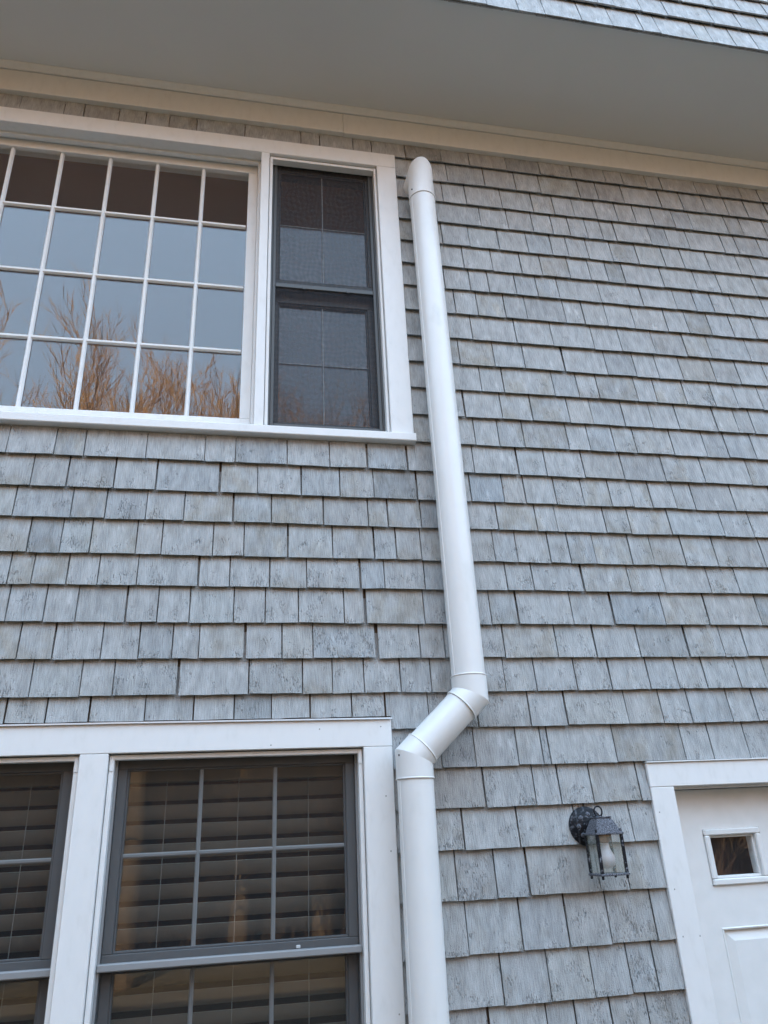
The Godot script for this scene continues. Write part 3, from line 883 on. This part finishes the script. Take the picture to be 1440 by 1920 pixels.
func make_lower_window(house: Node3D, dx: float, label: String) -> void:
	var w := group_node("sash_window", house, label)
	var P: Material = M.white_paint
	var G: Material = M.grey_vinyl
	for s in [[-0.3825, 1.065, -0.368, 2.1475], [0.387, 1.065, 0.4005, 2.1475], [-0.3825, 2.148, 0.4005, 2.162]]:
		box("stop", P, w, V(s[0] + dx, s[1], -0.02), V(s[2] + dx, s[3], 0.012), 0.0015)
	for s in [-0.3823, 0.3862]:
		box("corner_key", P, w, V(s + dx, 2.113, 0.0005), V(s + dx + 0.014, 2.1615, 0.0145), 0.003)
	var st := begin()
	bx(st, V(-0.386 + dx, 1.06, -0.128), V(-0.3605 + dx, 2.20, -0.0205), 0.0)
	bx(st, V(0.3795 + dx, 1.06, -0.128), V(0.404 + dx, 2.20, -0.0205), 0.0)
	bx(st, V(-0.3605 + dx, 2.1525, -0.128), V(0.3795 + dx, 2.20, -0.0205), 0.0)
	bx(st, V(-0.3605 + dx, 1.065, -0.128), V(0.3795 + dx, 1.085, -0.0205), 0.0)
	put("frame", done(st), G, w)
	sash(w, G, -0.360 + dx, 0.379 + dx, 1.598, 2.152, -0.332 + dx, 0.349 + dx, 1.6235, 2.1235, -0.058, 0.026, [-0.108 + dx, 0.123 + dx], [1.877], 0.013, "pale_grille")
	sash(w, G, -0.360 + dx, 0.379 + dx, 1.0855, 1.612, -0.332 + dx, 0.349 + dx, 1.125, 1.575, -0.094, 0.030, [-0.108 + dx, 0.123 + dx], [1.35], 0.013, "pale_grille")
	var n := begin()          # the rail of the screen, standing proud under the meeting rails
	bx(n, V(-0.367 + dx, 1.5835, -0.030), V(0.386 + dx, 1.6035, -0.008), 0.003)
	put("screen_rail", done(n), G, w)
	var q := begin()
	quad(q, V(-0.36 + dx, 1.09, -0.0265), V(0.379 + dx, 1.09, -0.0265), V(0.379 + dx, 1.5834, -0.0265), V(-0.36 + dx, 1.5834, -0.0265), Vector3.BACK)
	quad(q, V(-0.36 + dx, 1.6036, -0.0265), V(0.379 + dx, 1.6036, -0.0265), V(0.379 + dx, 2.15, -0.0265), V(-0.36 + dx, 2.15, -0.0265), Vector3.BACK)
	put("screen", done(q), M.insect_screen, w)
	box("tilt_latch", M.pale_grille, w, V(0.19 + dx, 1.6045, -0.0318), V(0.203 + dx, 1.6135, -0.024), 0.002)


func make_blind(x0: float, x1: float, label: String) -> void:
	var b := Node3D.new()
	b.name = "window_blind"
	add_child(b, true)
	tag(b, label, "blind", "slatted blinds behind the lower windows")
	b.position = V((x0 + x1) / 2.0, 1.10, -0.165)
	var h := (x1 - x0) / 2.0
	box("headrail", M.blind_slat, b, V(-h, 0.99, -0.025), V(h, 1.04, 0.025), 0.003)
	box("bottom_rail", M.blind_slat, b, V(-h, 0.0, -0.022), V(h, 0.016, 0.022), 0.003)
	# a shallow arched slat, its outer edge turned up
	var st := begin()
	var a := deg_to_rad(57.0)
	var along := V(0, -sin(a), -cos(a))
	var over := V(0, -cos(a), sin(a))
	var row := []
	for i in 5:
		var t := i / 4.0 - 0.5
		row.append(along * t * 0.051 + over * (0.0022 * (1.0 - 4.0 * t * t)))
	for i in 4:
		for s in [1.0, -1.0]:
			var off: Vector3 = over * (0.0012 * s)
			quad(st, V(-h, 0, 0) + row[i] + off, V(h, 0, 0) + row[i] + off, V(h, 0, 0) + row[i + 1] + off, V(-h, 0, 0) + row[i + 1] + off, over * s)
	for e in [0, 4]:
		quad(st, V(-h, 0, 0) + row[e] - over * 0.0012, V(h, 0, 0) + row[e] - over * 0.0012, V(h, 0, 0) + row[e] + over * 0.0012, V(-h, 0, 0) + row[e] + over * 0.0012, along * (-1.0 if e == 0 else 1.0))
	var slat := done(st)
	for i in 17:
		var o := put("slat", slat, M.blind_slat, b)
		o.position = V(rng.randf_range(-0.001, 0.001), 0.957 - i * 0.0575, 0)
		o.rotation.x = rng.randf_range(-0.05, 0.05)
		o.rotation.z = rng.randf_range(-0.0012, 0.0012)
	for x in [-0.62, 0.0, 0.62]:
		var c := begin()
		tube(c, [V(x * h, 0.01, 0.026), V(x * h, 1.0, 0.026)], [0.0012, 0.0012], 6)
		put("lift_cord", done(c), M.cord, b)


# ------------------------------------------------------------------ door
func make_door(house: Node3D) -> void:
	var d := group_node("door", house, "white panelled door with small square lights")
	var P: Material = M.white_paint
	box("head_casing", P, d, V(1.387, 2.0085, 0.0005), V(2.42, 2.087, 0.030), 0.002)
	box("side_casing", P, d, V(1.387, 0.1, 0.0005), V(1.475, 2.008, 0.0295), 0.002)
	box("side_casing", P, d, V(2.332, 0.1, 0.0005), V(2.42, 2.008, 0.0295), 0.002)
	box("drip_cap", P, d, V(1.3862, 2.0872, 0.0005), V(2.4208, 2.0915, 0.036), 0.001)
	nails(d, [[1.404, 1.929], [1.408, 1.697], [1.408, 1.563], [1.467, 1.561]], 0.0295)
	var st := begin()
	bx(st, V(1.44, 2.0, -0.29), V(2.37, 2.05, -0.0005), 0.0)
	bx(st, V(1.44, 0.1, -0.29), V(1.482, 2.0, -0.0005), 0.0)
	bx(st, V(2.325, 0.1, -0.29), V(2.37, 2.0, -0.0005), 0.0)
	put("jamb", done(st), P, d)
	box("threshold", M.flashing, d, V(1.44, 0.06, -0.29), V(2.37, 0.098, 0.05), 0.003)
	var zb := -0.092
	var zf := -0.052
	var D: Material = M.door_paint
	st = begin()
	for r in [
		[1.484, 0.11, 1.598, 1.997], [2.207, 0.11, 2.322, 1.997], [1.82, 0.25, 1.985, 1.868],
		[1.598, 1.868, 2.207, 1.997], [1.598, 1.568, 1.82, 1.692], [1.985, 1.568, 2.207, 1.692],
		[1.598, 0.60, 1.82, 0.75], [1.985, 0.60, 2.207, 0.75], [1.598, 0.11, 2.207, 0.25],
	]:
		bx(st, V(r[0], r[1], zb), V(r[2], r[3], zf), 0.0)
	put("slab", done(st), D, d)
	for x in [[1.598, 1.82], [1.985, 2.207]]:
		for y in [[0.75, 1.568], [0.25, 0.60]]:
			var s := begin()
			var rings := [[0.0, zf - 0.0003], [0.003, zf + 0.0035], [0.007, zf + 0.002], [0.010, zf - 0.009], [0.014, zf - 0.009], [0.040, zf - 0.001]]
			var last := []
			for r in rings:
				var q := [V(x[0] + r[0], y[0] + r[0], r[1]), V(x[1] - r[0], y[0] + r[0], r[1]), V(x[1] - r[0], y[1] - r[0], r[1]), V(x[0] + r[0], y[1] - r[0], r[1])]
				if last:
					for i in 4:
						quad(s, last[i], last[(i + 1) % 4], q[(i + 1) % 4], q[i], Vector3.BACK)
				last = q
			quad(s, last[0], last[1], last[2], last[3], Vector3.BACK)
			put("raised_panel", done(s), D, d)
		# light: a moulded square frame round a small pane
		var l := begin()
		var a := [x[0] + 0.002, 1.6925, x[1] - 0.004, 1.8675]
		for r in [[a[0], a[3] - 0.020, a[2], a[3]], [a[0], a[1], a[2], a[1] + 0.020], [a[0], a[1] + 0.0202, a[0] + 0.020, a[3] - 0.0202], [a[2] - 0.020, a[1] + 0.0202, a[2], a[3] - 0.0202]]:
			bx(l, V(r[0], r[1], zb), V(r[2], r[3], zf + 0.009), 0.0035)
		for r in [[a[0] + 0.0202, a[3] - 0.028, a[2] - 0.0202, a[3] - 0.0203], [a[0] + 0.0202, a[1] + 0.0203, a[2] - 0.0202, a[1] + 0.028], [a[0] + 0.0202, a[1] + 0.0282, a[0] + 0.028, a[3] - 0.0282], [a[2] - 0.028, a[1] + 0.0282, a[2] - 0.0202, a[3] - 0.0282]]:
			bx(l, V(r[0], r[1], zb), V(r[2], r[3], zf - 0.006), 0.003)
		put("light_frame", done(l), D, d)
		pane(d, a[0] + 0.0282, a[1] + 0.0282, a[2] - 0.0282, a[3] - 0.0282, zf - 0.016)


# ------------------------------------------------------------------ downspout
func make_downspout() -> void:
	var d := Node3D.new()
	d.name = "downspout"
	add_child(d)
	tag(d, "round white metal downspout with an offset of two elbows, on the shingle wall", "downspout")
	var E: Material = M.downspout_enamel
	var z := 0.096
	var r := 0.0572
	var top := V(0.741, 4.668, z)
	var b1 := V(0.7575, 2.312, z)
	var b2 := V(0.553, 2.122, z)
	var foot := V(0.5495, 0.12, z)
	var k := (b1 - top).normalized()
	var o := (b2 - b1).normalized()
	var f := (foot - b2).normalized()
	d.position = foot
	var parts := [
		["elbow", [V(0.738, 4.668, 0.006), V(0.740, 4.668, z), top + k * 0.150], r + 0.0022, true],
		["pipe", [top + k * 0.125, b1 - k * 0.045], r, false],
		["elbow", [b1 - k * 0.066, b1, b1 + o * 0.050], r + 0.0022, true],
		["pipe", [b1 + o * 0.020, b2 - o * 0.020], r - 0.0008, false],
		["elbow", [b2 - o * 0.042, b2, b2 + f * 0.066], r + 0.0022, true],
		["pipe", [b2 + f * 0.045, foot], r, false],
	]
	for p in parts:
		var st := begin()
		var pts := []
		for q in p[1]: pts.append(q - foot)
		var n := pts.size()
		var rad := []
		rad.resize(n)
		rad.fill(p[2])
		tube(st, pts, rad, 48)
		if p[3]:         # the rolled bead at each open end
			for e in [[0, 1], [n - 1, n - 2]]:
				var dir: Vector3 = (pts[e[1]] - pts[e[0]]).normalized()
				lathe(st, pts[e[0]], dir, [Vector2(-0.0005, p[2] - 0.003), Vector2(-0.0005, p[2] + 0.0006), Vector2(0.001, p[2] + 0.0018), Vector2(0.0035, p[2] + 0.0018), Vector2(0.005, p[2] + 0.0001)], 48)
		put(p[0], done(st), E, d)
	# long seam on the pipes' wall side, and rivets at the elbows
	for s in [[top + k * 0.152, b1 - k * 0.068], [b2 + f * 0.068, foot + V(0, 0.01, 0)]]:
		var st := begin()
		var off := V(-0.943, 0, 0.335) * (r - 0.0012)
		tube(st, [s[0] + off - foot, s[1] + off - foot], [0.0032, 0.0032], 10)
		put("seam", done(st), E, d)
	for q in [[b1 + V(-0.052, -0.004, 0.030), V(-0.8, 0.2, 0.55)], [b2 + V(-0.0535, 0.006, 0.026), V(-0.85, 0.1, 0.5)], [b2 + V(0.054, -0.022, 0.024), V(0.85, 0, 0.5)], [top + V(-0.052, -0.118, 0.030), V(-0.85, 0, 0.5)], [V(0.682, 4.678, 0.05), V(-1, 0.1, 0.2)]]:
		var st := begin()
		lathe(st, q[0] - foot, q[1], [Vector2(-0.006, 0.0034), Vector2(0.001, 0.0034), Vector2(0.002, 0.0024), Vector2(0.0025, 0.0)], 12)
		put("rivet", done(st), M.screw, d)


# ------------------------------------------------------------------ lantern
func make_lantern() -> void:
	var l := Node3D.new()
	l.name = "wall_lantern"
	add_child(l)
	tag(l, "small black wall lantern with clear glass and white bulb on the shingles", "lantern")
	var at := V(1.145, 1.745, 0.02)
	l.position = at
	var K: Material = M.lantern_metal
	var C: Material = M.lantern_chalky
	var st := begin()
	var pc := V(1.137, 1.897, 0.0225) - at
	lathe(st, pc, Vector3.BACK, [Vector2(-0.004, 0.06), Vector2(0.004, 0.0605), Vector2(0.008, 0.059), Vector2(0.010, 0.055), Vector2(0.012, 0.051), Vector2(0.019, 0.046), Vector2(0.025, 0.036), Vector2(0.029, 0.022), Vector2(0.031, 0.012), Vector2(0.0312, 0.0)], 40)
	put("backplate", done(st), K, l)
	st = begin()          # cast petals on the plate
	for i in 8:
		var a := TAU * i / 8.0
		var c := pc + V(cos(a) * 0.036, sin(a) * 0.036, 0.0225)
		lathe(st, c, V(cos(a) * 0.5, sin(a) * 0.5, 1), [Vector2(-0.003, 0.0085), Vector2(0.0025, 0.0075), Vector2(0.005, 0.004), Vector2(0.0055, 0.0)], 10)
	put("rosette", done(st), C, l)
	st = begin()
	tube(st, [pc + V(0.002, 0.0, 0.028), pc + V(0.006, 0.012, 0.045), pc + V(0.008, 0.022, 0.068), pc + V(0.008, 0.021, 0.096)], [0.013, 0.011, 0.010, 0.010], 14)
	put("arm", done(st), K, l)
	# body: square, 8 cm across, z 0.08..0.16 in the world
	var x := 0.0405
	var z0 := 0.0605
	var z1 := 0.1405
	var cz := (z0 + z1) / 2.0
	var rail := 0.129
	st = begin()
	bx(st, V(-x - 0.007, rail - 0.004, z0 - 0.007), V(x + 0.007, rail + 0.003, z1 + 0.007), 0.002)
	put("top_rail", done(st), C, l)
	st = begin()           # four-sided hood with a flat cap
	var b := x + 0.001
	var t := 0.0225
	var y0 := rail + 0.003
	var y1 := rail + 0.045
	var lo := [V(-b, y0, cz - b), V(b, y0, cz - b), V(b, y0, cz + b), V(-b, y0, cz + b)]
	var mid := [V(-b * 0.74, y0 + 0.026, cz - b * 0.74), V(b * 0.74, y0 + 0.026, cz - b * 0.74), V(b * 0.74, y0 + 0.026, cz + b * 0.74), V(-b * 0.74, y0 + 0.026, cz + b * 0.74)]
	var hi := [V(-t, y1, cz - t), V(t, y1, cz - t), V(t, y1, cz + t), V(-t, y1, cz + t)]
	for i in 4:
		var j := (i + 1) % 4
		var out: Vector3 = (lo[i] + lo[j]) / 2.0 - V(0, y0 - 0.02, cz)
		quad(st, lo[i], lo[j], mid[j], mid[i], out)
		quad(st, mid[i], mid[j], hi[j], hi[i], out)
	quad(st, hi[0], hi[1], hi[2], hi[3], Vector3.UP)
	bx(st, V(-t - 0.003, y1, cz - t - 0.003), V(t + 0.003, y1 + 0.004, cz + t + 0.003), 0.0015)
	put("hood", done(st), C, l)
	st = begin()
	var ring := []
	for i in 19:
		var a := TAU * i / 18.0
		ring.append(V(cos(a) * 0.0135, y1 + 0.020 + sin(a) * 0.0155, cz - 0.012))
	var rr := []
	rr.resize(19)
	rr.fill(0.0026)
	tube(st, ring, rr, 8, false)
	lathe(st, V(0, y1 + 0.003, cz - 0.012), Vector3.UP, [Vector2(0, 0.006), Vector2(0.003, 0.006), Vector2(0.006, 0.003), Vector2(0.007, 0)], 12)
	put("hanging_ring", done(st), K, l)
	var corners := [V(-x, 0, z0), V(x, 0, z0), V(-x, 0, z1), V(x, 0, z1)]
	for c in corners:
		st = begin()
		bx(st, V(c.x - 0.0045, 0.0165, c.z - 0.0045), V(c.x + 0.0045, rail - 0.0042, c.z + 0.0045), 0.0012)
		put("post", done(st), K, l)
		st = begin()
		lathe(st, V(c.x * 1.02, rail + 0.003, c.z), Vector3.UP, [Vector2(-0.001, 0.0036), Vector2(0.008, 0.0036), Vector2(0.010, 0.0026), Vector2(0.011, 0.0)], 10)
		put("finial", done(st), K, l)
		st = begin()
		lathe(st, V(c.x, 0.0095, c.z), Vector3.DOWN, [Vector2(-0.001, 0.004), Vector2(0.007, 0.004), Vector2(0.009, 0.003), Vector2(0.0095, 0.0)], 10)
		put("foot", done(st), K, l)
	st = begin()
	for r in [[-x - 0.007, z0 - 0.007, x + 0.007, z0 + 0.005], [-x - 0.007, z1 - 0.005, x + 0.007, z1 + 0.007], [-x - 0.007, z0 + 0.0052, -x + 0.005, z1 - 0.0052], [x - 0.005, z0 + 0.0052, x + 0.007, z1 - 0.0052]]:
		bx(st, V(r[0], 0.0098, r[1]), V(r[2], 0.0163, r[3]), 0.0015)
	put("bottom_rail", done(st), C, l)
	for p in [[-x + 0.005, z0 - 0.001, x - 0.005, z0 + 0.0005], [-x + 0.005, z1 - 0.0005, x - 0.005, z1 + 0.001], [-x - 0.001, z0 + 0.005, -x + 0.0005, z1 - 0.005], [x - 0.0005, z0 + 0.005, x + 0.001, z1 - 0.005]]:
		st = begin()
		bx(st, V(p[0], 0.0167, p[1]), V(p[2], rail - 0.0045, p[3]), 0.0)
		put("pane", done(st), M.lantern_glass, l)
	st = begin()
	lathe(st, V(0, rail - 0.0045, cz), Vector3.DOWN, [Vector2(0.0, 0.0), Vector2(0.0, 0.018), Vector2(0.020, 0.017), Vector2(0.022, 0.0145), Vector2(0.026, 0.0)], 24)
	put("socket", done(st), M.brass, l)
	st = begin()
	lathe(st, V(0, rail - 0.028, cz), Vector3.DOWN, [Vector2(0.0, 0.0), Vector2(0.0, 0.0125), Vector2(0.012, 0.0135), Vector2(0.024, 0.0185), Vector2(0.036, 0.0248), Vector2(0.046, 0.0272), Vector2(0.055, 0.0262), Vector2(0.064, 0.0215), Vector2(0.070, 0.0135), Vector2(0.0725, 0.006), Vector2(0.073, 0.0)], 32)
	put("bulb", done(st), M.bulb_glass, l)


# ------------------------------------------------------------------ trees, seen in the window glass
func limb(st: SurfaceTool, a: Vector3, b: Vector3, ra: float, rb: float, sides: int) -> void:
	var d := (b - a).normalized()
	var s := d.cross(V(0.3, 0.1, 0.95)).normalized()
	var u := d.cross(s)
	for k in sides:
		var t0 := TAU * k / sides
		var t1 := TAU * (k + 1) / sides
		var p0 := s * cos(t0) + u * sin(t0)
		var p1 := s * cos(t1) + u * sin(t1)
		quad(st, a + p0 * ra, b + p0 * rb, b + p1 * rb, a + p1 * ra, p0 + p1)


func grow(st: SurfaceTool, r: RandomNumberGenerator, at: Vector3, dir: Vector3, length: float, rad: float, depth: int, twig := 0.0065, most := 2) -> void:
	var p := at
	var d := dir
	var steps := 3 if depth > 0 else 2
	for i in steps:
		var bend := V(r.randf_range(-1, 1), r.randf_range(-0.3, 0.8), r.randf_range(-1, 1)) * 0.17
		d = (d + bend + Vector3.UP * 0.05).normalized()
		var q := p + d * length / steps
		var r0 := lerpf(rad, rad * 0.6, i / float(steps))
		var r1 := lerpf(rad, rad * 0.6, (i + 1) / float(steps))
		if depth == 0: r1 = maxf(r1 * (0.9 - 0.5 * i), 0.0015)
		limb(st, p, q, r0, r1, 6 if rad > 0.05 else 4 if rad > 0.02 else 3)
		p = q
		if depth > 0:
			var kids := 2 if i == steps - 1 else r.randi_range(0 if depth > 2 else 1, most)
			for k in kids:
				var s := V(r.randf_range(-1, 1), r.randf_range(-0.1, 0.2), r.randf_range(-1, 1)).normalized()
				var spread := r.randf_range(0.35, 0.85)
				var nd := (d + s * spread + Vector3.UP * 0.10).normalized()
				grow(st, r, p, nd, length * r.randf_range(0.50, 0.74), maxf(r1 * r.randf_range(0.5, 0.72), twig), depth - 1, twig, most)


func make_trees() -> void:
	var list := [
		[-1.6, 10.6, 12.4, 1, "tallest bare tree, mirrored in the middle of the picture window"],
		[-5.7, 11.6, 10.7, 2, "bare tree mirrored at the left edge of the picture window"],
		[0.1, 12.0, 11.3, 3, "bare tree mirrored in the picture window's lowest pane beside the sash window"],
		[1.6, 12.6, 11.6, 4, "bare tree across the lawn facing the narrow charcoal window"],
		[-4.3, 13.5, 10.9, 5, "smaller bare tree mirrored left of the tallest in the picture window"],
		[8.5, 14.0, 9.5, 6, "bare tree mirrored in the small square light of the door"],
	]
	for t in list:
		var r := RandomNumberGenerator.new()
		r.seed = 100 + t[3]
		var o := Node3D.new()
		o.name = "bare_tree"
		add_child(o, true)
		o.position = V(t[0], 0, t[1])
		tag(o, t[4], "tree", "bare trees across the lawn")
		var h: float = t[2]
		var st := begin()
		limb(st, V(0, -0.1, 0), V(0.03, h * 0.16, 0), h * 0.017, h * 0.0135, 10)
		limb(st, V(0.03, h * 0.16, 0), V(0.0, h * 0.30, 0.05), h * 0.0135, h * 0.0115, 10)
		put("trunk", done(st), M.bark, o)
		st = begin()
		for k in 5:
			var a := TAU * k / 5.0 + r.randf_range(-0.4, 0.4)
			var lean := r.randf_range(0.12, 0.42)
			grow(st, r, V(0, h * r.randf_range(0.24, 0.295), 0.04), V(cos(a) * lean, 1, sin(a) * lean).normalized(), h * r.randf_range(0.26, 0.30), h * 0.0072, 5, 0.0058, 2)
		var crown := done(st)
		var c := put("crown", crown, M.tan_twigs, o)
		var top := crown.get_aabb().end.y
		c.scale = Vector3.ONE
		o.scale = Vector3.ONE * (h / top)
	# the wood behind them and along both sides, which nobody could count in the glass
	var trees := []
	for k in 2:
		var r := RandomNumberGenerator.new()
		r.seed = 300 + k
		var st := begin()
		limb(st, V(0, -0.1, 0), V(0.05, 3.2, 0), 0.2, 0.13, 8)
		for i in 7:
			var a := TAU * i / 7.0 + r.randf_range(-0.4, 0.4)
			var lean := r.randf_range(0.2, 0.75)
			grow(st, r, V(0.04, r.randf_range(1.4, 3.1), 0), V(cos(a) * lean, 1, sin(a) * lean).normalized(), r.randf_range(2.4, 3.0), 0.085, 4, 0.009, 2)
		trees.append(done(st))
	var rw := RandomNumberGenerator.new()
	rw.seed = 77
	for k in 2:
		var places := []
		for i in 60:
			var az := deg_to_rad(rw.randf_range(-84, 84))
			var dist := rw.randf_range(14.0, 26.0)
			if az < -0.6: dist = rw.randf_range(9.0, 20.0)
			var p := V(sin(az) * dist, 0, maxf(cos(az) * dist, 2.5))
			var tall := rw.randf_range(7.0, 9.5)
			if az > -0.5 and az < 0.3:
				p.z = maxf(p.z, 16.5)
				tall = rw.randf_range(6.5, 8.0)
			var size: float = tall / trees[k].get_aabb().end.y
			places.append(Transform3D(Basis(Vector3.UP, rw.randf() * TAU).scaled(V(size * 1.15, size, size * 1.15)), p))
		var mm := MultiMesh.new()
		mm.transform_format = MultiMesh.TRANSFORM_3D
		mm.mesh = trees[k]
		mm.instance_count = places.size()
		for i in places.size(): mm.set_instance_transform(i, places[i])
		var o := MultiMeshInstance3D.new()
		o.name = "woods" if k == 0 else "woods_001"
		o.multimesh = mm
		o.material_override = M.bark
		add_child(o)
		tag(o, ["bare brown woods beyond the lawn", "second kind of bare tree scattered in the woods"][k], "woods", "", "stuff")
	# a tall thicket at the wood's edge
	var rb := RandomNumberGenerator.new()
	rb.seed = 501
	var sb := begin()
	for i in 26:
		var a := rb.randf() * TAU
		var q := V(cos(a), 0, sin(a)) * rb.randf_range(0.0, 0.9)
		grow(sb, rb, q, V(q.x * 0.35, 1, q.z * 0.35).normalized(), rb.randf_range(1.1, 1.7), 0.028, 3, 0.009, 2)
	var bush := done(sb)
	var mb := MultiMesh.new()
	mb.transform_format = MultiMesh.TRANSFORM_3D
	mb.mesh = bush
	mb.instance_count = 150
	for i in 150:
		var az := deg_to_rad(-86.0 + 172.0 * (i % 75) / 74.0 + rb.randf_range(-1.0, 1.0))
		var dist := (13.2 if i < 75 else 15.0) + rb.randf_range(-0.7, 0.7)
		var tall := rb.randf_range(3.6, 4.8) / bush.get_aabb().end.y
		mb.set_instance_transform(i, Transform3D(Basis(Vector3.UP, rb.randf() * TAU).scaled(V(tall * 1.1, tall, tall * 1.1)), V(sin(az) * dist, 0, maxf(cos(az) * dist, 2.0))))
	var ob := MultiMeshInstance3D.new()
	ob.name = "thicket"
	ob.multimesh = mb
	ob.material_override = M.brushwood
	add_child(ob)
	tag(ob, "dense brown brushwood along the edge of the woods", "brushwood", "", "stuff")
